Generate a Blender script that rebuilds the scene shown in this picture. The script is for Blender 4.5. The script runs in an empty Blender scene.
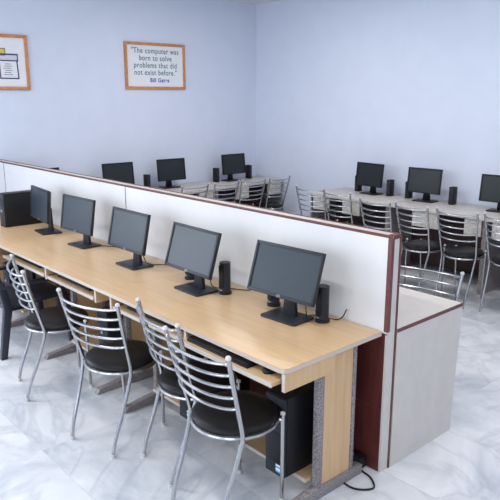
import bpy, bmesh, math, random
from mathutils import Vector, Matrix
random.seed(7)
S = bpy.context.scene
COL = S.collection
R = math.radians

# ------------------------------------------------------------------ materials
def mat(name, color, rough=0.5, metal=0.0, coat=0.0, spec=None):
    m = bpy.data.materials.new(name); m.use_nodes = True
    b = m.node_tree.nodes['Principled BSDF']
    b.inputs['Base Color'].default_value = (*color, 1)
    b.inputs['Roughness'].default_value = rough
    b.inputs['Metallic'].default_value = metal
    b.inputs['Coat Weight'].default_value = coat
    if spec is not None: b.inputs['Specular IOR Level'].default_value = spec
    return m

def noisy(name, c1, c2, scale=(4, 4, 4), nscale=6, rough=0.5, detail=6, lo=0.35, hi=0.65, bump=0.0, metal=0.0, distort=0.0, kind='noise'):
    m = mat(name, c1, rough, metal); nt = m.node_tree; N = nt.nodes; L = nt.links
    b = N['Principled BSDF']
    tc = N.new('ShaderNodeTexCoord'); mp = N.new('ShaderNodeMapping'); mp.inputs['Scale'].default_value = scale
    L.new(tc.outputs['Object'], mp.inputs['Vector'])
    if kind == 'voronoi':
        n = N.new('ShaderNodeTexVoronoi'); n.inputs['Scale'].default_value = nscale; out = n.outputs['Color']
        sx = N.new('ShaderNodeSeparateColor'); L.new(out, sx.inputs[0]); out = sx.outputs[0]
    else:
        n = N.new('ShaderNodeTexNoise'); n.inputs['Scale'].default_value = nscale
        n.inputs['Detail'].default_value = detail; n.inputs['Distortion'].default_value = distort
        out = n.outputs['Fac']
    L.new(mp.outputs[0], n.inputs['Vector'])
    r = N.new('ShaderNodeValToRGB')
    r.color_ramp.elements[0].position = lo; r.color_ramp.elements[0].color = (*c1, 1)
    r.color_ramp.elements[1].position = hi; r.color_ramp.elements[1].color = (*c2, 1)
    L.new(out, r.inputs[0]); L.new(r.outputs[0], b.inputs['Base Color'])
    if bump:
        bp = N.new('ShaderNodeBump'); bp.inputs['Strength'].default_value = bump; bp.inputs['Distance'].default_value = 0.002
        L.new(out, bp.inputs['Height']); L.new(bp.outputs[0], b.inputs['Normal'])
    return m

M = {}
M['wall'] = noisy('painted_wall', (0.68, 0.73, 0.86), (0.70, 0.75, 0.88), nscale=1.2, rough=0.75, bump=0.05)
M['ceiling'] = noisy('ceiling_paint', (0.74, 0.75, 0.74), (0.78, 0.79, 0.78), nscale=2, rough=0.85)
M['wood'] = noisy('beech_laminate', (0.60, 0.395, 0.215), (0.66, 0.455, 0.26), scale=(0.7, 9, 9), nscale=5, rough=0.34, distort=0.4)
M['wood_v'] = noisy('beech_laminate_upright', (0.60, 0.39, 0.20), (0.67, 0.455, 0.25), scale=(9, 9, 0.7), nscale=5, rough=0.42, distort=0.4)
M['edge'] = mat('pale_edge_band', (0.56, 0.49, 0.43), 0.45)
M['granite'] = noisy('speckled_grey_laminate', (0.085, 0.075, 0.08), (0.40, 0.36, 0.36), nscale=45, detail=3, lo=0.38, hi=0.62, rough=0.45)
M['granite_light'] = noisy('pale_marbled_laminate', (0.36, 0.32, 0.30), (0.64, 0.60, 0.56), nscale=16, detail=8, lo=0.36, hi=0.52, rough=0.4, distort=1.2)
M['cream'] = noisy('cream_laminate', (0.60, 0.565, 0.53), (0.63, 0.595, 0.56), nscale=3, rough=0.5)
M['white_panel'] = noisy('white_laminate', (0.67, 0.67, 0.675), (0.69, 0.69, 0.70), nscale=2.5, rough=0.42)
M['maroon'] = noisy('maroon_laminate', (0.090, 0.018, 0.016), (0.125, 0.030, 0.026), scale=(6, 6, 1), nscale=6, rough=0.38)
M['maroon_trim'] = noisy('maroon_edge_trim', (0.115, 0.032, 0.030), (0.145, 0.042, 0.038), nscale=12, rough=0.5)
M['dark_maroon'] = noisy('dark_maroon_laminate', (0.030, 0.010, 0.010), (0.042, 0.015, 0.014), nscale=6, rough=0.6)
M['seam'] = mat('panel_joint', (0.12, 0.10, 0.10), 0.7)
M['chrome'] = noisy('brushed_steel', (0.42, 0.42, 0.43), (0.50, 0.50, 0.51), scale=(20, 20, 3), nscale=8, rough=0.24, metal=1.0)
M['cap'] = mat('pale_rubber', (0.62, 0.60, 0.58), 0.6)
M['vinyl'] = noisy('black_vinyl', (0.007, 0.006, 0.007), (0.012, 0.011, 0.012), nscale=40, rough=0.40, bump=0.25)
M['vinyl'].node_tree.nodes['Principled BSDF'].inputs['Specular IOR Level'].default_value = 0.22
M['black'] = noisy('black_plastic', (0.008, 0.008, 0.011), (0.012, 0.012, 0.016), nscale=60, rough=0.42)
M['charcoal'] = noisy('charcoal_plastic', (0.020, 0.022, 0.028), (0.026, 0.028, 0.035), nscale=60, rough=0.45)
M['screen'] = noisy('matt_black_screen', (0.014, 0.024, 0.036), (0.017, 0.028, 0.041), nscale=2, rough=0.40)
M['screen'].node_tree.nodes['Principled BSDF'].inputs['Specular IOR Level'].default_value = 0.36
M['screen_far'] = noisy('black_screen', (0.008, 0.012, 0.014), (0.010, 0.015, 0.017), nscale=2, rough=0.4)
for _k in ('black', 'charcoal'): M[_k].node_tree.nodes['Principled BSDF'].inputs['Specular IOR Level'].default_value = 0.28
M['keys'] = mat('black_keys', (0.02, 0.02, 0.022), 0.5)
M['badge'] = mat('silver_badge', (0.55, 0.56, 0.58), 0.35, 0.6)
M['sticker'] = noisy('blue_and_white_sticker', (0.05, 0.30, 0.60), (0.8, 0.85, 0.9), scale=(1, 1, 30), nscale=2, lo=0.45, hi=0.5, rough=0.4)
M['navy'] = noisy('navy_black_plastic', (0.016, 0.018, 0.032), (0.022, 0.025, 0.042), nscale=30, rough=0.4)
M['frame'] = noisy('orange_wood_moulding', (0.50, 0.20, 0.07), (0.62, 0.28, 0.11), scale=(6, 6, 6), nscale=5, rough=0.45)
M['paper'] = noisy('white_poster_paper', (0.80, 0.81, 0.84), (0.83, 0.84, 0.87), nscale=3, rough=0.6)
M['ink_green'] = mat('dark_green_ink', (0.03, 0.16, 0.17), 0.6)
M['ink_blue'] = mat('blue_ink', (0.04, 0.06, 0.40), 0.6)
M['ink_dark'] = mat('dark_slate_ink', (0.05, 0.05, 0.12), 0.6)
M['p_blue'] = mat('poster_blue', (0.08, 0.17, 0.50), 0.6)
M['p_yellow'] = mat('poster_yellow', (0.68, 0.56, 0.06), 0.6)
M['p_grey'] = mat('poster_pale_grey', (0.62, 0.64, 0.72), 0.6)
M['win'] = mat('white_window_frame', (0.8, 0.8, 0.8), 0.4)

def marble():
    m = mat('white_marble_floor', (0.7, 0.7, 0.74), 0.22); nt = m.node_tree; N = nt.nodes; L = nt.links
    b = N['Principled BSDF']
    tc = N.new('ShaderNodeTexCoord')
    mp = N.new('ShaderNodeMapping'); mp.inputs['Rotation'].default_value = (0, 0, R(0)); L.new(tc.outputs['Object'], mp.inputs[0])
    br = N.new('ShaderNodeTexBrick'); br.inputs['Scale'].default_value = 1.0
    br.inputs['Brick Width'].default_value = 1.2; br.inputs['Row Height'].default_value = 0.6
    br.inputs['Mortar Size'].default_value = 0.0022; br.inputs['Color1'].default_value = (0.0, 0, 0, 1); br.inputs['Color2'].default_value = (1, 1, 1, 1)
    br.inputs['Mortar'].default_value = (0.5, 0.5, 0.5, 1); br.inputs['Bias'].default_value = 0.0
    L.new(mp.outputs[0], br.inputs[0])
    # per-slab offset so veins break at the joints
    vo = N.new('ShaderNodeVectorMath'); vo.operation = 'MULTIPLY_ADD'
    L.new(br.outputs['Color'], vo.inputs[0]); vo.inputs[1].default_value = (3, 5, 7); L.new(mp.outputs[0], vo.inputs[2])
    n1 = N.new('ShaderNodeTexNoise'); n1.inputs['Scale'].default_value = 1.5; n1.inputs['Detail'].default_value = 9
    n1.inputs['Roughness'].default_value = 0.62; n1.inputs['Distortion'].default_value = 1.4
    L.new(vo.outputs[0], n1.inputs['Vector'])
    r1 = N.new('ShaderNodeValToRGB'); e = r1.color_ramp.elements
    e[0].position = 0.30; e[0].color = (0.47, 0.50, 0.55, 1); e[1].position = 0.60; e[1].color = (0.75, 0.755, 0.78, 1)
    k = e.new(0.45); k.color = (0.62, 0.64, 0.68, 1)
    L.new(n1.outputs['Fac'], r1.inputs[0])
    # thin wandering veins
    n2 = N.new('ShaderNodeTexNoise'); n2.inputs['Scale'].default_value = 1.1; n2.inputs['Detail'].default_value = 5; n2.inputs['Distortion'].default_value = 2.5
    L.new(vo.outputs[0], n2.inputs['Vector'])
    r2 = N.new('ShaderNodeValToRGB'); e = r2.color_ramp.elements
    e[0].position = 0.45; e[0].color = (1, 1, 1, 1); e[1].position = 0.55; e[1].color = (1, 1, 1, 1)
    k = e.new(0.5); k.color = (0.66, 0.68, 0.72, 1)
    L.new(n2.outputs['Fac'], r2.inputs[0])
    mx = N.new('ShaderNodeMix'); mx.data_type = 'RGBA'; mx.blend_type = 'MULTIPLY'; mx.inputs[0].default_value = 0.45
    L.new(r1.outputs[0], mx.inputs[6]); L.new(r2.outputs[0], mx.inputs[7])
    # joints
    mj = N.new('ShaderNodeMix'); mj.data_type = 'RGBA'; mj.blend_type = 'MULTIPLY'
    L.new(br.outputs['Fac'], mj.inputs[0]); L.new(mx.outputs[2], mj.inputs[6]); mj.inputs[7].default_value = (0.88, 0.89, 0.91, 1)
    L.new(mj.outputs[2], b.inputs['Base Color'])
    return m
M['marble'] = marble()

# ------------------------------------------------------------------ mesh helpers
class MB:
    def __init__(s): s.bm = bmesh.new()
    def box(s, x0, x1, y0, y1, z0, z1, bev=0.0, seg=2):
        t = bmesh.new(); bmesh.ops.create_cube(t, size=1)
        for v in t.verts: v.co = Vector(((x0+x1)/2+v.co.x*(x1-x0), (y0+y1)/2+v.co.y*(y1-y0), (z0+z1)/2+v.co.z*(z1-z0)))
        if bev: bmesh.ops.bevel(t, geom=list(t.edges), offset=bev, segments=seg, affect='EDGES', profile=0.5)
        s.add(t); return s
    def add(s, t, mtx=None):
        if mtx is not None: bmesh.ops.transform(t, matrix=mtx, verts=t.verts)
        me = bpy.data.meshes.new('tmp'); t.to_mesh(me); t.free(); s.bm.from_mesh(me); bpy.data.meshes.remove(me); return s
    def prism(s, pts, axis, a, b, bev=0):
        """pts: 2D outline; extruded along axis from a to b. axis 'x': pts=(y,z); 'y': (x,z); 'z': (x,y)"""
        def P(p, h): return {'x': (h, p[0], p[1]), 'y': (p[0], h, p[1]), 'z': (p[0], p[1], h)}[axis]
        t = bmesh.new()
        A = [t.verts.new(P(p, a)) for p in pts]; B = [t.verts.new(P(p, b)) for p in pts]
        t.faces.new(A); t.faces.new(B[::-1])
        n = len(pts)
        for i in range(n): t.faces.new((A[i], B[i], B[(i+1) % n], A[(i+1) % n]))
        bmesh.ops.recalc_face_normals(t, faces=t.faces)
        if bev: bmesh.ops.bevel(t, geom=list(t.edges), offset=bev, segments=2, affect='EDGES', profile=0.5)
        s.add(t); return s
    def tube(s, pts, r, n=10, closed=False):
        pts = [Vector(p) for p in pts]; t = bmesh.new(); rings = []
        m = len(pts); up = None
        for i, p in enumerate(pts):
            if closed: d = (pts[(i+1) % m]-pts[i-1]).normalized()
            else: d = (pts[min(i+1, m-1)]-pts[max(i-1, 0)]).normalized()
            if up is None:
                up = Vector((0, 0, 1)) if abs(d.z) < 0.9 else Vector((0, 1, 0))
            a = (up-d*up.dot(d)).normalized(); b = d.cross(a); up = a
            rr = r[i] if isinstance(r, (list, tuple)) else r
            rings.append([t.verts.new(p+(a*math.cos(2*math.pi*k/n)+b*math.sin(2*math.pi*k/n))*rr) for k in range(n)])
        for i in range(m if closed else m-1):
            A, B = rings[i], rings[(i+1) % m]
            for k in range(n): t.faces.new((A[k], A[(k+1) % n], B[(k+1) % n], B[k]))
        if not closed: t.faces.new(rings[0][::-1]); t.faces.new(rings[-1])
        bmesh.ops.recalc_face_normals(t, faces=t.faces)
        s.add(t); return s
    def lathe(s, prof, n=32, loc=(0, 0, 0), sx=1, sy=1):
        t = bmesh.new(); rings = []
        for (r, z) in prof:
            if r < 1e-5: rings.append([t.verts.new((loc[0], loc[1], loc[2]+z))])
            else: rings.append([t.verts.new((loc[0]+r*sx*math.cos(2*math.pi*k/n), loc[1]+r*sy*math.sin(2*math.pi*k/n), loc[2]+z)) for k in range(n)])
        for A, B in zip(rings, rings[1:]):
            for k in range(n):
                k2 = (k+1) % n
                if len(A) == 1 and len(B) > 1: t.faces.new((A[0], B[k], B[k2]))
                elif len(B) == 1 and len(A) > 1: t.faces.new((A[k], B[0], A[k2]))
                elif len(A) > 1: t.faces.new((A[k], B[k], B[k2], A[k2]))
        bmesh.ops.recalc_face_normals(t, faces=t.faces)
        s.add(t); return s
    def build(s, name, m, parent=None, smooth=True, mtx=None):
        if mtx is not None: bmesh.ops.transform(s.bm, matrix=mtx, verts=s.bm.verts)
        me = bpy.data.meshes.new(name); s.bm.to_mesh(me); s.bm.free()
        if smooth:
            for p in me.polygons: p.use_smooth = True
            me.set_sharp_from_angle(angle=R(38))
        me.materials.append(m if not isinstance(m, str) else M[m])
        o = bpy.data.objects.new(name, me); COL.objects.link(o)
        if parent is not None: o.parent = parent
        return o

def smooth_path(pts, k=6):
    P = [Vector(p) for p in pts]; out = []
    for i in range(len(P)-1):
        p0 = P[max(i-1, 0)]; p1 = P[i]; p2 = P[i+1]; p3 = P[min(i+2, len(P)-1)]
        for j in range(k):
            t = j/k
            out.append(0.5*((2*p1)+(-p0+p2)*t+(2*p0-5*p1+4*p2-p3)*t*t+(-p0+3*p1-3*p2+p3)*t**3))
    out.append(P[-1]); return out

def tag(o, label, cat=None, group=None, kind=None):
    if label: o['label'] = label
    if cat: o['category'] = cat
    if group: o['group'] = group
    if kind: o['kind'] = kind
    return o
def thing(name, loc=(0, 0, 0), rz=0):
    o = bpy.data.objects.new(name, None); COL.objects.link(o); o.empty_display_size = 0.1
    o.location = loc; o.rotation_euler = (0, 0, rz); return o
def dup(root):
    def rec(o, par):
        c = o.copy(); COL.objects.link(c); c.parent = par
        for ch in kids.get(o.name, []): rec(ch, c)
        return c
    kids = {}
    for o in list(COL.objects):
        if o.parent: kids.setdefault(o.parent.name, []).append(o)
    return rec(root, None)
def struct(o, label=None): o['kind'] = 'structure'; return o

# ------------------------------------------------------------------ room
WX, WY, ZC = -6.65, 6.10, 3.05     # left wall, right wall, ceiling
NX, NY = 2.6, -1.8                 # walls behind the camera
struct(MB().box(WX-.15, NX+.15, NY-.15, WY+.15, -.12, 0).build('floor', 'marble', smooth=False))
struct(MB().box(WX-.15, NX+.15, NY-.15, WY+.15, ZC, ZC+.12).build('ceiling', 'ceiling', smooth=False))
struct(MB().box(WX, NX, WY, WY+.15, 0, ZC).build('wall_right', 'wall', smooth=False))
struct(MB().box(NX, NX+.15, NY, WY, 0, ZC).build('wall_back', 'wall', smooth=False))
def wall_with_windows(name, wins, along, lo, hi, a, b):
    """wall box with rectangular openings; along = 'x' or 'y'."""
    mb = MB()
    def bx(u0, u1, z0, z1):
        if along == 'x': mb.box(u0, u1, a, b, z0, z1)
        else: mb.box(a, b, u0, u1, z0, z1)
    cur = lo
    for (u0, u1, z0, z1) in wins:
        bx(cur, u0, 0, ZC); bx(u0, u1, 0, z0); bx(u0, u1, z1, ZC); cur = u1
    bx(cur, hi, 0, ZC)
    struct(mb.build(name, 'wall', smooth=False))
LW = [(-1.65, -0.15, 0.9, 2.5)]
FW = [(-5.9, -3.9, 0.9, 2.5), (-3.1, -1.1, 0.9, 2.5), (-0.3, 1.7, 0.9, 2.5)]
wall_with_windows('wall_left', LW, 'y', NY, WY, WX-.15, WX)
wall_with_windows('wall_front', FW, 'x', WX, NX, NY-.15, NY)
n = 1
for along, wins, c in (('y', LW, WX-.075), ('x', FW, NY-.075)):
    for (u0, u1, z0, z1) in wins:
        mb = MB()
        def fx(p0, p1, q0, q1):
            if along == 'x': mb.box(p0, p1, c-.03, c+.03, q0, q1)
            else: mb.box(c-.03, c+.03, p0, p1, q0, q1)
        fx(u0, u0+.05, z0, z1); fx(u1-.05, u1, z0, z1); fx(u0+.05, u1-.05, z0, z0+.05); fx(u0+.05, u1-.05, z1-.05, z1)
        fx((u0+u1)/2-.025, (u0+u1)/2+.025, z0+.05, z1-.05)
        struct(mb.build('window_%d' % n, 'win', smooth=False)); n += 1

# ------------------------------------------------------------------ framed posters on the left wall
def poster_frame(root, y0, y1, z0, z1, w=.032):
    x0 = WX+.002
    mb = MB()
    mb.prism([(y0, z0), (y1, z0), (y1-w, z0+w), (y0+w, z0+w)], 'x', x0, x0+.024, .003)
    mb.prism([(y0, z1), (y1, z1), (y1-w, z1-w), (y0+w, z1-w)], 'x', x0, x0+.024, .003)
    mb.prism([(y0, z0), (y0, z1), (y0+w, z1-w), (y0+w, z0+w)], 'x', x0, x0+.024, .003)
    mb.prism([(y1, z0), (y1, z1), (y1-w, z1-w), (y1-w, z0+w)], 'x', x0, x0+.024, .003)
    o = mb.build('frame', 'frame', root); 
    p = MB().box(x0, x0+.010, y0+w-.004, y1-w+.004, z0+w-.004, z1-w+.004).build('print', 'paper', root)
    return p
def text_mesh(name, body, size, m, y, z, x, parent, bold=0.0, sx=1.0):
    cu = bpy.data.curves.new(name, 'FONT'); cu.body = body; cu.size = size; cu.align_x = 'CENTER'; cu.align_y = 'CENTER'
    cu.extrude = 0.0006; cu.offset = bold; cu.space_character = 1.12
    to = bpy.data.objects.new('tmp_text', cu); COL.objects.link(to)
    bpy.context.view_layer.update()
    me = bpy.data.meshes.new_from_object(to.evaluated_get(bpy.context.evaluated_depsgraph_get()))
    bpy.data.objects.remove(to); bpy.data.curves.remove(cu)
    # text plane (x right, y up) -> wall plane: right = +Y, up = +Z, normal = +X
    mt = Matrix(((0, 0, 1, x), (sx, 0, 0, y), (0, 1, 0, z), (0, 0, 0, 1)))
    me.transform(mt); me.materials.clear(); me.materials.append(M[m])
    o = bpy.data.objects.new(name, me); COL.objects.link(o); o.parent = parent
    return o
q = thing('framed_poster', (0, 0, 0))
tag(q, 'orange-framed poster with four lines of green printed quotation on the far wall', 'poster')
pr = poster_frame(q, 4.02, 4.88, 1.93, 2.467)
for i, t in enumerate(['"The computer was', 'born to solve', 'problems that did', 'not exist before."']):
    text_mesh('lettering', t, .088, 'ink_green', 4.45, 2.372-i*.083, WX+.0128, pr, .0008, .86)
text_mesh('lettering', 'Bill Gates', .066, 'ink_blue', 4.50, 2.035, WX+.0128, pr, .0018, .95)
q = thing('framed_poster', (0, 0, 0))
tag(q, 'orange-framed picture of blue, yellow and paper shapes, cut off at left edge', 'poster')
pr = poster_frame(q, 1.98, 2.868, 1.912, 2.458)
X = WX+.0125
MB().box(X-.001, X, 2.34, 2.49, 2.13, 2.38).build('blue_panel', 'p_blue', pr)
MB().box(X-.001, X+.001, 2.50, 2.628, 2.255, 2.318).build('yellow_panel', 'p_yellow', pr)
mb = MB().box(X, X+.0015, 2.498, 2.632, 2.315, 2.322).box(X, X+.0015, 2.626, 2.633, 2.25, 2.322).box(X, X+.0015, 2.498, 2.632, 2.249, 2.256)
mb.build('yellow_panel_outline', 'ink_dark', pr)
mb = MB().box(X, X+.002, 2.545, 2.76, 2.255, 2.270).box(X, X+.002, 2.545, 2.76, 2.195, 2.207).box(X, X+.002, 2.545, 2.558, 2.195, 2.27).box(X, X+.002, 2.748, 2.76, 2.195, 2.27)
mb.prism([(2.555, 2.2), (2.568, 2.2), (2.572, 2.03), (2.560, 2.03)], 'x', X, X+.002)
mb.prism([(2.740, 2.2), (2.752, 2.2), (2.760, 2.03), (2.748, 2.03)], 'x', X, X+.002)
mb.box(X, X+.002, 2.56, 2.76, 2.020, 2.032).build('paper_sheet_outline', 'ink_dark', pr)
MB().box(X-.0005, X+.001, 2.558, 2.748, 2.207, 2.255).build('sheet_heading', 'p_grey', pr)
mb = MB()
for i in range(6): mb.box(X, X+.001, 2.62-.01*(i % 3), 2.68+.012*(i % 2), 2.165-i*.021, 2.170-i*.021)
mb.build('sheet_lines', 'ink_dark', pr)

# ------------------------------------------------------------------ partition
PX1, PY0, PY1, PZ = -1.66, 2.375, 2.448, 1.222
def partition(x0, x1, label, end):
    t = thing('partition_panel', ((x0+x1)/2, (PY0+PY1)/2, 0)); cx, cy = t.location.x, t.location.y
    tag(t, label, 'partition', 'panels of the long office partition')
    a, b = x0-cx, x1-cx; f, k = PY0-cy, PY1-cy
    e = b-.004 if end else b-.0015
    MB().box(a+.0015, e, f+.006, k-.006, 0.0, PZ-.004).build('core', 'cream', t)
    MB().box(a+.003, e-.002, f, f+.006, .742, PZ-.014).build('upper_facing', 'white_panel', t)
    MB().box(a+.003, e-.002, f, f+.006, .345, .738).build('lower_facing', 'maroon', t)
    MB().box(a+.003, e-.002, f, f+.006, .002, .341).build('lower_facing', 'maroon', t)
    MB().box(a+.003, e-.002, k-.006, k, .002, PZ-.014).build('rear_facing', 'cream', t)
    tw = .013
    mb = MB().box(a+.0015, b, f-.002, f+.004, PZ-.014, PZ, .001).box(a+.0015, b, k-.004, k+.002, PZ-.014, PZ, .001)
    mb.build('top_trim', 'maroon_trim', t)
    if end:
        mb = MB().box(b-.022, b, f-.002, f+.004, .75, PZ-.014).box(b-.004, b, f+.004, f+.018, .75, PZ-.014)
        mb.box(b-.004, b, k-.010, k+.002, 0, PZ-.014)
        mb.box(b-.03, b, f+.014, k-.014, PZ-.020, PZ)
        mb.build('end_trim', 'maroon_trim', t)
        MB().box(b-.012, b-.001, f-.0015, f+.005, .002, .735).build('lower_edge_strip', 'cream', t)
    else:
        MB().box(b-.004, b+.001, f-.002, f+.004, .745, PZ-.014).build('joint_strip', 'seam', t)
partition(-3.99, PX1, 'white partition panel at the near end, with maroon trimmed end face', True)
partition(-6.27, -3.99, 'white partition panel behind the three farthest monitors on the long desk', False)
partition(WX+.005, -6.27, 'narrow partition panel at far left against the wall', False)

# ------------------------------------------------------------------ front desks (long row)
DY0, DY1, DZ = 1.708, 2.368, .75
def front_desk(x0, x1, label, first):
    t = thing('computer_desk', (x1, DY0, 0)); W = x1-x0
    tag(t, label, 'desk', 'beech computer desks along the front of the partition')
    g = .0006
    # rounded top corners on the free end
    pts = [(-W+g, 0), (-.03 if first else -g, 0)]
    if first: pts += [(-.009, .009), (0, .03)]
    pts += [(0 if first else -g, DY1-DY0), (-W+g, DY1-DY0)]
    MB().prism(pts, 'z', DZ-.004, DZ).build('desktop', 'wood', t)
    MB().prism(pts, 'z', DZ-.022, DZ-.004).build('edge_band', 'edge', t)
    def apron(xc, y1=.33):
        o = MB().box(xc-.009, xc+.009, .012, y1, DZ-.105, DZ-.024).build('apron', 'wood_v', t)
        MB().box(xc-.009, xc+.009, .008, .012, DZ-.105, DZ-.024).build('edge_band', 'edge', o)
    def leg(xc):
        o = MB().box(xc-.010, xc+.010, .300, .508, .055, DZ-.024).build('leg_panel', 'wood_v', t)
        MB().box(xc-.017, xc+.017, .265, .302, .05, DZ-.024, .004).box(xc-.017, xc+.017, .506, .530, .05, DZ-.024, .004).build('leg_edge', 'granite', o)
        MB().prism([(.03, 0), (.60, 0), (.60, .050), (.53, .06), (.26, .06), (.05, .032)], 'x', xc-.022, xc+.022, .004).build('foot', 'granite', t)
    mid = -(W)/2+.05 if first else -W/2
    bays = [(-W+.09, mid-.012), (mid+.012, -.024)] if first else [(-W+.02, -.80), (-.77, -.118)]
    if first: apron(-.012); apron(mid); apron(-W+.075); leg(-.055); leg(-W+.11)
    else: apron(-.106); apron(-.785); leg(-.22); leg(-.96)
    # modesty rail and low shelf
    MB().box(-W+.13, -.08, .56, .575, .42, DZ-.024).build('back_rail', 'wood', t)
    sa, sb = (-W+.135, -.08) if first else (-.94, -.245)
    sh = MB().box(sa, sb, .235, .585, .085, .103).build('low_shelf', 'wood', t)
    MB().box(sa, sb, .232, .235, .085, .103).build('edge_band', 'edge', sh)
    for bi, (a, b) in enumerate(bays):
        yo, zo = (0, 0) if first and bi == 1 else (.046, -.018)
        tr = MB().box(a+.012, b-.012, -.034+yo, .30+yo, .674+zo, .690+zo).build('keyboard_tray', 'wood', t)
        MB().box(a+.012, b-.012, -.040+yo, -.034+yo, .672+zo, .692+zo).build('edge_band', 'edge', tr)
        MB().box(a, a+.012, .02, .30, .672+zo, .692+zo).build('runner', 'charcoal', tr)
        MB().box(b-.012, b, .02, .30, .672+zo, .692+zo).build('runner', 'charcoal', tr)
    return t
front_desk(-3.18, -1.688, 'beech computer desk at the near end of the partition row', True)
front_desk(-4.74, -3.18, 'middle beech computer desk of the partition row, second and third monitors from left', False)
front_desk(-6.10, -4.74, 'farthest beech computer desk of the partition row, cut off at left', False)

# ------------------------------------------------------------------ chairs
def make_chair():
    t = thing('dining_chair')
    # seat
    MB().lathe([(0, .432), (.170, .432), (.190, .437), (.198, .448), (.194, .462), (.178, .474), (.12, .481), (0, .483)], 40, sx=1.0, sy=1.0).build('seat', 'vinyl', t)
    ring = [(.197*math.cos(a), .197*math.sin(a), .430) for a in [2*math.pi*k/40 for k in range(40)]]
    MB().tube(ring, .009, 8, True).build('seat_ring', 'chrome', t)
    for s in (-1, 1):
        path = smooth_path([(s*.222, -.215, .845), (s*.214, -.190, .74), (s*.200, -.143, .56), (s*.189, -.115, .45), (s*.183, -.122, .39), (s*.175, -.165, .25), (s*.166, -.222, .10), (s*.161, -.245, .012)], 5)
        p = MB().tube(path, .0105, 10).build('back_post', 'chrome', t)
        MB().lathe([(0, 0), (.013, 0), (.014, .018), (.0, .02)], 12, (s*.161, -.246, 0)).build('foot_cap', 'cap', p)
        MB().lathe([(0, .84), (.012, .84), (.012, .849), (.008, .854), (0, .855)], 12, (s*.222, -.215, 0)).build('end_cap', 'cap', p)
        # front leg standing outside the seat ring on a short stub
        l = MB().tube([(s*.168, .140, .462), (s*.160, .148, .25), (s*.152, .155, .012)], .0095, 10).tube([(s*.168, .140, .432), (s*.138, .118, .432)], .007, 8).build('leg', 'chrome', t)
        MB().lathe([(0, 0), (.012, 0), (.013, .018), (.0, .02)], 12, (s*.152, .155, 0)).build('foot_cap', 'cap', l)
        MB().lathe([(0, .458), (.012, .458), (.012, .466), (.008, .470), (0, .471)], 12, (s*.168, .140, 0)).build('end_cap', 'cap', l)
    for i in range(5):
        z = .822-i*.055
        f = (z-.56)/(.845-.56); w = .200+.022*f; y = -.143-.068*f
        pts = [(w*math.sin(a), y-.075*(math.cos(a)**1.0) if False else y-.062*math.cos(a)**1.3, z-.012*math.cos(a)) for a in [R(-90+180*k/16) if abs(-90+180*k/16) < 89.9 else math.copysign(R(89.99), -90+180*k/16) for k in range(17)]]
        MB().tube(pts, .0068, 8).build('back_rail', 'chrome', t)
    return t
CH0 = make_chair()
used = [False]
def chair(x, y, yaw, label, group):
    o = CH0 if not used[0] else dup(CH0); used[0] = True
    o.location = (x, y, 0); o.rotation_euler = (0, 0, R(yaw)); tag(o, label, 'chair', group)
    return o
g = 'steel chairs at the front desks'
chair(-1.985, 1.695, -1, 'steel-framed chair with round black seat, nearest the camera at near desk end', g)
chair(-2.385, 1.79, -9, 'steel-framed chair half hidden behind the nearest chair', g)
chair(-2.895, 1.65, 13, 'steel-framed chair with round black seat alone in the middle, back fully visible', g)
chair(-3.70, 1.655, -14, 'steel-framed chair seen edge-on, beside the dark plastic armchair at left', g)
g = 'steel chairs along the right wall'
for x, y, yaw, lab in [
    (-4.69, 5.29, 6, 'steel chair at the left end of the right wall row, just above the partition'),
    (-4.26, 5.27, -3, 'second steel chair from the left in the right wall row'),
    (-3.62, 5.08, -5, 'steel chair before the leftmost monitor on the right wall, lower half hidden'),
    (-3.23, 5.12, -7, 'steel chair just past the top corner of the partition, in front of pale panel'),
    (-2.83, 5.16, 4, 'steel chair right of the partition end with a dark kneehole behind its slats'),
    (-2.40, 5.22, 0, 'steel chair cut off by the right edge of the picture, in right wall row')]:
    chair(x, y, yaw, lab, g).scale = (.85, .96, 1.045)
g = 'steel chairs along the far left wall'
for x, y, yaw, lab in [
    (-6.07, 4.42, 92, 'steel chair before the middle monitor of far wall, mostly behind the partition'),
    (-6.02, 4.86, 92, 'steel chair between the middle and corner monitors of the far wall'),
    (-6.0, 5.29, 88, 'steel chair directly in front of the monitor nearest the room corner'),
    (-5.97, 5.70, 94, 'steel chair nearest the room corner, in the far wall row')]:
    chair(x, y, yaw, lab, g).scale = (.88, .96, 1)
chair(-1.985, 3.03, -172, 'steel chair behind the cream desk, only its top back rails and one post showing', 'steel chair behind the cream desk')

# dark plastic armchair
t = thing('plastic_armchair', (-4.60, 1.80, 0), R(0))
tag(t, 'dark navy plastic armchair with slotted back at the left edge of the picture', 'armchair'); t.scale = (1, 1, .87)
MB().prism([(-.23, .40), (.24, .43), (.25, .455), (.20, .46), (-.22, .425)], 'x', -.235, .235, .008).build('seat', 'navy', t)
mb = MB()
for k in range(9):
    x = -.2+k*.05; mb.prism([(-.235, .44), (-.21, .44), (-.285, .78), (-.305, .78)], 'x', x-.014, x+.014, .003)
mb.prism([(-.282, .76), (-.258, .76), (-.28, .86), (-.302, .86)], 'x', -.24, .24, .006)
mb.prism([(-.255, .58), (-.232, .58), (-.245, .64), (-.268, .64)], 'x', -.24, .24, .004)
mb.prism([(-.235, .43), (-.205, .43), (-.282, .86), (-.31, .86)], 'x', -.27, -.225, .006)
mb.prism([(-.235, .43), (-.205, .43), (-.282, .86), (-.31, .86)], 'x', .225, .27, .006)
mb.build('backrest', 'navy', t)
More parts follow.
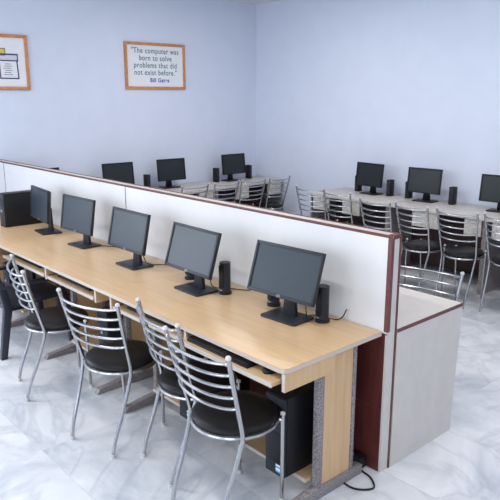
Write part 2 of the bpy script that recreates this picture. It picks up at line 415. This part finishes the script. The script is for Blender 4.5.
for s in (-1, 1):
    a, b = (s*.235, s*.285) if s > 0 else (s*.285, s*.235)
    MB().prism([(-.285, .625), (.18, .625), (.225, .605), (.205, .58), (.17, .60), (-.27, .60)], 'x', a, b, .007).prism([(.18, .44), (.215, .44), (.215, .61), (.185, .61)], 'x', a+.008, b-.008, .005).build('armrest', 'navy', t)
    MB().prism([(.185, .43), (.24, .44), (.275, 0), (.235, 0)], 'x', a, b-.006, .006).build('leg', 'navy', t)
    MB().prism([(-.235, .66), (-.19, .43), (-.26, 0), (-.305, 0), (-.25, .42), (-.285, .65)], 'x', a, b-.006, .004).build('leg', 'navy', t)

# ------------------------------------------------------------------ monitors, speakers, computers
def make_monitor(w=.436, h=.262, tilt=18, zb=.124, far=False):
    """base centre at origin; faces -Y"""
    t = thing('monitor')
    piv = Vector((0, -.075, zb))
    mt = Matrix.Translation(piv) @ Matrix.Rotation(R(-tilt), 4, 'X')
    b = .016
    fr = MB()
    fr.box(-w/2, w/2, 0, .022, 0, b, .002).box(-w/2, w/2, 0, .022, h-b, h, .002).box(-w/2, -w/2+b, .0, .022, b*.5, h-b*.5, .002).box(w/2-b, w/2, .0, .022, b*.5, h-b*.5, .002)
    fr.prism([(-w/2+.004, .022), (w/2-.004, .022), (w/2-.05, .048), (-w/2+.05, .048)], 'z', .012, h-.012, .003)
    bz = fr.build('casing', 'black' if far else 'charcoal', t, mtx=mt)
    MB().box(-w/2+b-.001, w/2-b+.001, .005, .020, b-.001, h-b+.001).build('screen', 'screen_far' if far else 'screen', t, mtx=mt)
    if not far:
        MB().tube([(.010*math.cos(a), -.0005, b/2+.0055*math.sin(a)) for a in [2*math.pi*k/16 for k in range(16)]], .0012, 6, True).build('badge', 'badge', bz, mtx=mt)
    st = MB()
    st.prism([(-.045, .006), (.045, .006), (.030, .14), (.030, .20), (-.030, .20), (-.030, .14)], 'y', .012, .034, .004)
    st.build('stand_neck', 'black' if far else 'charcoal', t)
    MB().prism([(-.105, -.085), (.105, -.085), (.118, -.075), (.118, .07), (.105, .082), (-.105, .082), (-.118, .07), (-.118, -.075)], 'z', 0, .011, .003).build('stand_base', 'black' if far else 'charcoal', t)
    return t
monf = make_monitor(.39, .265, 6, .095, True); mfused = [False]
# the far monitors' neck pieces sit behind lower panels
def place(proto, flag, x, y, z, yaw, label, cat, group, sc=None):
    o = proto if not flag[0] else dup(proto); flag[0] = True
    o.location = (x, y, z); o.rotation_euler = (0, 0, R(yaw)); tag(o, label, cat, group)
    return o
g = 'monitors along the front of the partition'
for x, y, tilt, yaw, lab in [
    (-2.132, 2.175, 18, 3.5, 'large grey-screened monitor nearest the near end of the beech desk row'),
    (-2.82, 2.12, 17, -1, 'monitor with a single tall speaker at its right, second from near end'),
    (-3.535, 2.15, 12, 0, 'middle monitor of the five on the beech desk row'),
    (-4.29, 2.18, 9, 3, 'monitor with thin cable in front of stand, second from left on beech desk row'),
    (-4.935, 2.19, 5, -7, 'leftmost monitor on the beech desks, beside the computer tower standing on the desktop')]:
    place(make_monitor(tilt=tilt, zb=.105+.001*tilt), [False], x, y, DZ, yaw, lab, 'monitor', g)

def make_speaker(round_=True):
    t = thing('speaker')
    if round_:
        MB().lathe([(0, 0), (.036, 0), (.038, .006), (.036, .014), (.030, .018), (0, .018)], 24).build('base', 'black', t)
        mb = MB()
        mb.prism([(.033*math.cos(a), .030*math.sin(a)) for a in [2*math.pi*k/20 for k in range(20)]], 'z', .012, .185)
        mb.build('body', 'charcoal', t)
        MB().box(-.020, .020, -.033, -.024, .035, .170, .006).build('grille', 'black', t)
        MB().lathe([(0, 0), (.006, 0), (.006, .004), (0, .004)], 12, (0, -.031, 0)).build('knob', 'badge', t, mtx=Matrix.Translation((0, 0, .024)))
    else:
        MB().box(-.027, .027, -.04, .04, .0, .185, .006).build('body', 'black', t)
        MB().box(-.021, .021, -.043, -.039, .02, .17, .002).build('grille', 'charcoal', t)
    return t
spk = make_speaker(); su = [False]
g = 'speakers on the front desks'
for x, y, yaw, lab in [(-1.975, 2.265, -5, 'charcoal speaker to the right of the nearest monitor'),
    (-2.318, 2.26, 0, 'charcoal speaker peeping out below the left of the nearest monitor'),
    (-2.655, 2.20, 5, 'tall charcoal speaker to the right of the second nearest monitor'),
    (-3.03, 2.235, 0, 'charcoal speaker partly hidden below the second nearest monitor')]:
    place(spk, su, x, y, DZ, yaw, lab, 'speaker', g)
spf = make_speaker(False); sf = [False]

def make_tower(w, d, h):
    """front faces -Y, base centre origin"""
    t = thing('computer_tower')
    MB().box(-w/2, w/2, -d/2+.02, d/2, 0, h, .003).build('case', 'black', t)
    fp = MB().prism([(-w/2, 0), (w/2, 0), (w/2, h), (-w/2, h)], 'y', -d/2, -d/2+.0195, .005).build('front_panel', 'charcoal', t)
    f = -d/2
    MB().box(-w*.36, w*.36, f-.003, f+.001, h*.82, h*.90, .001).box(-w*.36, w*.36, f-.003, f+.001, h*.71, h*.79, .001).build('drive_bay', 'black', fp)
    MB().box(-w*.32, w*.32, f-.002, f+.001, h*.16, h*.56, .001).build('vent_panel', 'black', fp)
    MB().lathe([(0, 0), (.010, 0), (.010, .004), (0, .004)], 16).build('power_button', 'badge', fp, mtx=Matrix.Translation((0, f-.003, h*.64)) @ Matrix.Rotation(R(90), 4, 'X'))
    MB().box(w*.10, w*.34, f-.0032, f-.0005, h*.05, h*.15).build('sticker', 'sticker', fp)
    return t
SZ = .103
tw = make_tower(.125, .42, .40); tu = [False]
g = 'computer towers under the front desks'
for x, lab in [(-1.90, 'black computer tower under the near desk end, blue and white sticker on front'),
               (-2.60, 'black computer tower under the near desk, behind the two nearest chairs'),
               (-3.50, 'black computer tower under the middle desk, behind the edge-on chair'),
               (-5.10, 'black computer tower under the farthest front desk at left')]:
    o = place(tw, tu, x, 2.075, SZ, 0, lab, 'computer', g)
# tower standing on the desktop
t = thing('computer_tower', (-5.395, 2.178, DZ), 0)
tag(t, 'black computer tower standing on the desktop at the left edge', 'computer')
MB().box(-.055, .055, -.17, .18, 0, .29, .004).build('case', 'black', t)
fp = MB().box(-.056, .056, -.188, -.17, 0, .29, .005).build('front_panel', 'charcoal', t)
MB().box(-.045, .045, -.191, -.188, .22, .245, .001).box(-.045, .045, -.191, -.188, .185, .21, .001).build('drive_bay', 'black', fp)
MB().lathe([(0, 0), (.012, 0), (.012, .004), (0, .004)], 16).build('power_button', 'badge', fp, mtx=Matrix.Translation((0, -.188, .14)) @ Matrix.Rotation(R(90), 4, 'X'))

# keyboards and mice
def make_keyboard():
    t = thing('keyboard')
    MB().prism([(-.075, 0), (.075, 0), (.075, .022), (-.075, .010)], 'x', -.22, .22, .003).build('body', 'black', t)
    mb = MB()
    for r in range(6):
        for c in range(20):
            if r == 0 and 5 < c < 12: continue
            x = -.21+c*.0212; y = -.066+r*.0225; z = .010+(y+.075)*.08
            mb.box(x+.001, x+.0185, y, y+.019, z, z+.006)
    mb.box(-.21+6*.0212, -.21+12*.0212-.002, -.066, -.047, .0107, .017)
    mb.build('keys', 'keys', t)
    return t
kb = make_keyboard(); ku = [False]
def make_mouse():
    t = thing('computer_mouse')
    mb = MB(); mb.lathe([(0, 0), (.030, 0), (.033, .008), (.028, .022), (.016, .031), (0, .034)], 24, sx=.95, sy=1.6)
    mb.build('body', 'black', t)
    MB().box(-.003, .003, -.035, -.018, .022, .030, .001).build('wheel', 'badge', t)
    return t
ms = make_mouse(); mu = [False]
TZ = .690
for x, m2, a, b in [(-2.12, -1.815, 'black keyboard on the pull-out tray below the nearest monitor', 'black mouse on the nearest keyboard tray, right of the keyboard'),
                    (-2.78, -2.50, 'black keyboard on the tray below the second nearest monitor', 'black mouse on the keyboard tray behind the half-hidden chair'),
                    (-3.66, -3.37, 'black keyboard on the tray below the middle monitor', 'black mouse at the near end of the middle keyboard tray'),
                    (-4.38, -4.08, 'black keyboard on the tray below the second monitor from left', 'black mouse on the tray second from left')]:
    dy, dz = (0, 0) if x > -2.5 else (.065, -.018)
    place(kb, ku, x, DY0+.060+dy, TZ+dz, 0, a, 'keyboard', 'keyboards on the pull-out trays')
    place(ms, mu, m2, DY0+.055+dy, TZ+dz, 0, b, 'mouse', 'mice on the pull-out trays')

# cables
def cable(name, pts, r, label, m='black', cat='cable', group=None):
    return tag(MB().tube(smooth_path(pts, 8), r, 6).build(name, m), label, cat, group)
cable('monitor_cable', [(-2.05, 2.22, DZ+.10), (-2.02, 2.20, DZ+.03), (-2.06, 2.29, DZ+.005), (-1.93, 2.335, DZ+.005), (-1.90, 2.36, DZ+.06)], .003, 'thin black cable behind the nearest monitor')
cable('monitor_cable', [(-2.78, 2.19, DZ+.10), (-2.73, 2.17, DZ+.03), (-2.70, 2.27, DZ+.005), (-2.60, 2.33, DZ+.005), (-2.55, 2.36, DZ+.03)], .003, 'thin cable between second nearest monitor and its speaker')
cable('monitor_cable', [(-3.52, 2.20, DZ+.10), (-3.46, 2.20, DZ+.02), (-3.40, 2.29, DZ+.005), (-3.30, 2.34, DZ+.005), (-3.1, 2.36, DZ+.005)], .003, 'black cable trailing right from the middle monitor')
cable('monitor_cable', [(-4.30, 2.22, DZ+.10), (-4.22, 2.20, DZ+.02), (-4.14, 2.28, DZ+.005), (-4.02, 2.34, DZ+.005), (-3.9, 2.36, DZ+.005)], .003, 'black cable trailing right from second monitor from left')
cable('power_cable', [(-1.80, 2.345, .03), (-1.74, 2.32, .006), (-1.66, 2.30, .006), (-1.60, 2.24, .006), (-1.66, 2.17, .006), (-1.76, 2.18, .006), (-1.84, 2.24, .006)], .005, 'black power cable looped on the floor by the partition end')
t = thing('power_socket', (-1.80, 2.345, 0)); tag(t, 'black power socket box on the floor beside the desk foot', 'socket')
MB().box(-.055, .055, -.026, .026, 0, .065, .004).build('body', 'black', t)
MB().box(-.03, .03, -.030, -.025, .015, .05, .002).build('face', 'charcoal', t)

# ------------------------------------------------------------------ cream desk behind the partition
t = thing('cream_desk', (PX1+.002, 2.452, 0)); tag(t, 'cream desk with maroon edge band behind the partition end', 'desk')
W, D = 1.5, .60
MB().box(-W, 0, 0, D, DZ-.016, DZ).build('desktop', 'cream', t)
MB().box(0, .003, 0, D, DZ-.018, DZ+.001).box(-W, .003, D, D+.003, DZ-.018, DZ+.001).build('edge_band', 'maroon_trim', t)
MB().prism([(.0, 0), (D-.03, 0), (D, DZ-.016), (.0, DZ-.016)], 'x', -.018, .001).build('end_panel', 'cream', t)
MB().prism([(.0, 0), (D-.03, 0), (D, DZ-.016), (.0, DZ-.016)], 'x', -W, -W+.018).build('end_panel', 'cream', t)
MB().box(-W+.02, -.02, .02, .036, .2, DZ-.02).build('back_board', 'cream', t)

# ------------------------------------------------------------------ wall desks
def wall_desk(loc, rz, W, panels, label, group, D=.635):
    """origin at front-left corner, x to the right along the wall, y towards the wall"""
    t = thing('computer_desk', loc, rz); tag(t, label, 'desk', group)
    MB().box(0.001, W-.001, 0, D, DZ-.03, DZ, .003).build('desktop', 'granite_light', t)
    MB().box(.001, .022, .03, D-.02, 0, DZ-.03).build('side_panel', 'granite', t)
    MB().box(W-.022, W-.001, .03, D-.02, 0, DZ-.03).build('side_panel', 'granite', t)
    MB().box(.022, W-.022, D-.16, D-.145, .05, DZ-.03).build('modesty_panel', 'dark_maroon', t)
    for (a, b) in panels:
        MB().box(a, b, .012, .028, .565, DZ-.03).build('front_panel', 'granite_light', t)
        MB().box(a, b, .028, .30, .565, .58).build('drawer_floor', 'granite', t)
    return t
g = 'marbled desks along the right wall'
XS = [-5.02, -3.92, -2.82, -1.72]
wl = ['marbled desk at the left end of the right wall, under the leftmost monitor there', 'marbled desk under the middle monitor of the right wall', 'marbled desk under the monitor cut off at right edge']
pan = [[(.06, .30), (.50, .74)], [(.32, .62), (.90, 1.07)], [(.08, .40), (.66, .95)]]
for i in range(3): wall_desk((XS[i], 5.455, 0), 0, 1.10, pan[i], wl[i], g)
g = 'marbled desks along the far left wall'
wl = ['marbled desk under the partly hidden monitor at left of the far wall', 'marbled desk under the middle monitor of the far wall', 'marbled desk in the far corner of the room']
for i in range(3): wall_desk((-6.05, 2.62+i*1.15, 0), R(90), 1.15, [(.30, .52), (.86, 1.1)], wl[i], g, .59)

# right-wall monitors and speakers
g = 'monitors along the right wall'
for x, yaw, lab in [(-4.45, -4, 'black monitor standing leftmost on the right wall desks'),
                    (-3.735, 4, 'black monitor between two small speakers on the right wall desks'),
                    (-2.89, 6, 'black monitor cut off by the right edge of the picture')]:
    place(monf, mfused, x, 5.90, DZ, yaw, lab, 'monitor', g)
g = 'monitors along the far wall'
for y, yaw, lab in [(2.82, 92, 'black monitor whose top edge just clears the partition at far left'),
                    (3.73, 88, 'black monitor showing above the partition, left of two speakers'),
                    (4.47, 86, 'black middle monitor on the far wall desks, below the quotation poster'),
                    (5.47, 90, 'black monitor between two speakers nearest the room corner')]:
    place(monf, mfused, -6.45, y, DZ, yaw, lab, 'monitor', g)
g = 'speakers on the wall desks'
for x, y, yaw, lab in [(-4.215, 5.93, 0, 'black speaker right of the leftmost monitor on the right wall'),
                       (-4.70, 5.97, 0, 'black speaker at lower left corner of the leftmost right wall monitor'),
                       (-3.98, 5.95, 0, 'black speaker left of the middle monitor on the right wall'),
                       (-3.43, 5.93, 0, 'black speaker right of the middle monitor on the right wall'),
                       (-6.47, 3.93, 90, 'black speaker just right of the far wall monitor cut by the partition'),
                       (-6.47, 4.155, 90, 'black speaker standing alone left of the middle far wall monitor'),
                       (-6.47, 5.225, 90, 'black speaker left of the corner monitor on the far wall'),
                       (-6.47, 5.80, 90, 'black speaker right of the corner monitor on the far wall')]:
    place(spf, sf, x, y, DZ, yaw, lab, 'speaker', g)

# ------------------------------------------------------------------ lights (out of frame): window daylight, plus added ceiling fills
def emis(name, col, st):
    m = bpy.data.materials.new(name); m.use_nodes = True; b = m.node_tree.nodes['Principled BSDF']
    b.inputs['Emission Color'].default_value = (*col, 1); b.inputs['Emission Strength'].default_value = st; return m
def area(name, loc, rot, sx, sy, power, col):
    l = bpy.data.lights.new(name, 'AREA'); l.shape = 'RECTANGLE'; l.size = sx; l.size_y = sy; l.energy = power; l.color = col
    o = bpy.data.objects.new(name, l); COL.objects.link(o); o.location = loc; o.rotation_euler = rot; return o
DAY = (0.86, 0.93, 1.0)
area('window_daylight', (WX-.16, -.90, 1.7), (0, R(-90), 0), 1.6, 1.5, 110, DAY)
for (u0, u1, z0, z1) in FW:
    area('window_daylight', ((u0+u1)/2, NY-.16, 1.7), (R(90), 0, 0), 2.0, 1.6, 30, DAY)
for (x, y) in [(-4.6, .6), (-4.6, 4.2), (-1.6, .6), (-1.6, 4.2), (1.2, 2.6)]:
    area('fill_light', (x, y, ZC-.06), (0, 0, 0), 1.2, .12, 30, (1.0, .97, .95))  # unseen fill lamp added under the ceiling to brighten the room, no fixture

# world: overcast sky outside the windows
w = bpy.data.worlds.new('sky'); S.world = w; w.use_nodes = True
bg = w.node_tree.nodes['Background']; bg.inputs[0].default_value = (0.75, 0.86, 1.0, 1); bg.inputs[1].default_value = 1.6

# ------------------------------------------------------------------ camera
cd = bpy.data.cameras.new('camera'); cam = bpy.data.objects.new('camera', cd); COL.objects.link(cam)
cd.sensor_width = 36; cd.lens = 631/500*36; cd.clip_start = .05
cam.location = (0, 0, 1.84)
cam.rotation_euler = (R(90)-math.atan(153/631), 0, R(48))
S.camera = cam
S.view_settings.view_transform = 'Standard'; S.view_settings.look = 'None'
S.view_settings.gamma = 1; S.view_settings.use_curve_mapping = False
S.view_settings.exposure = 0.0
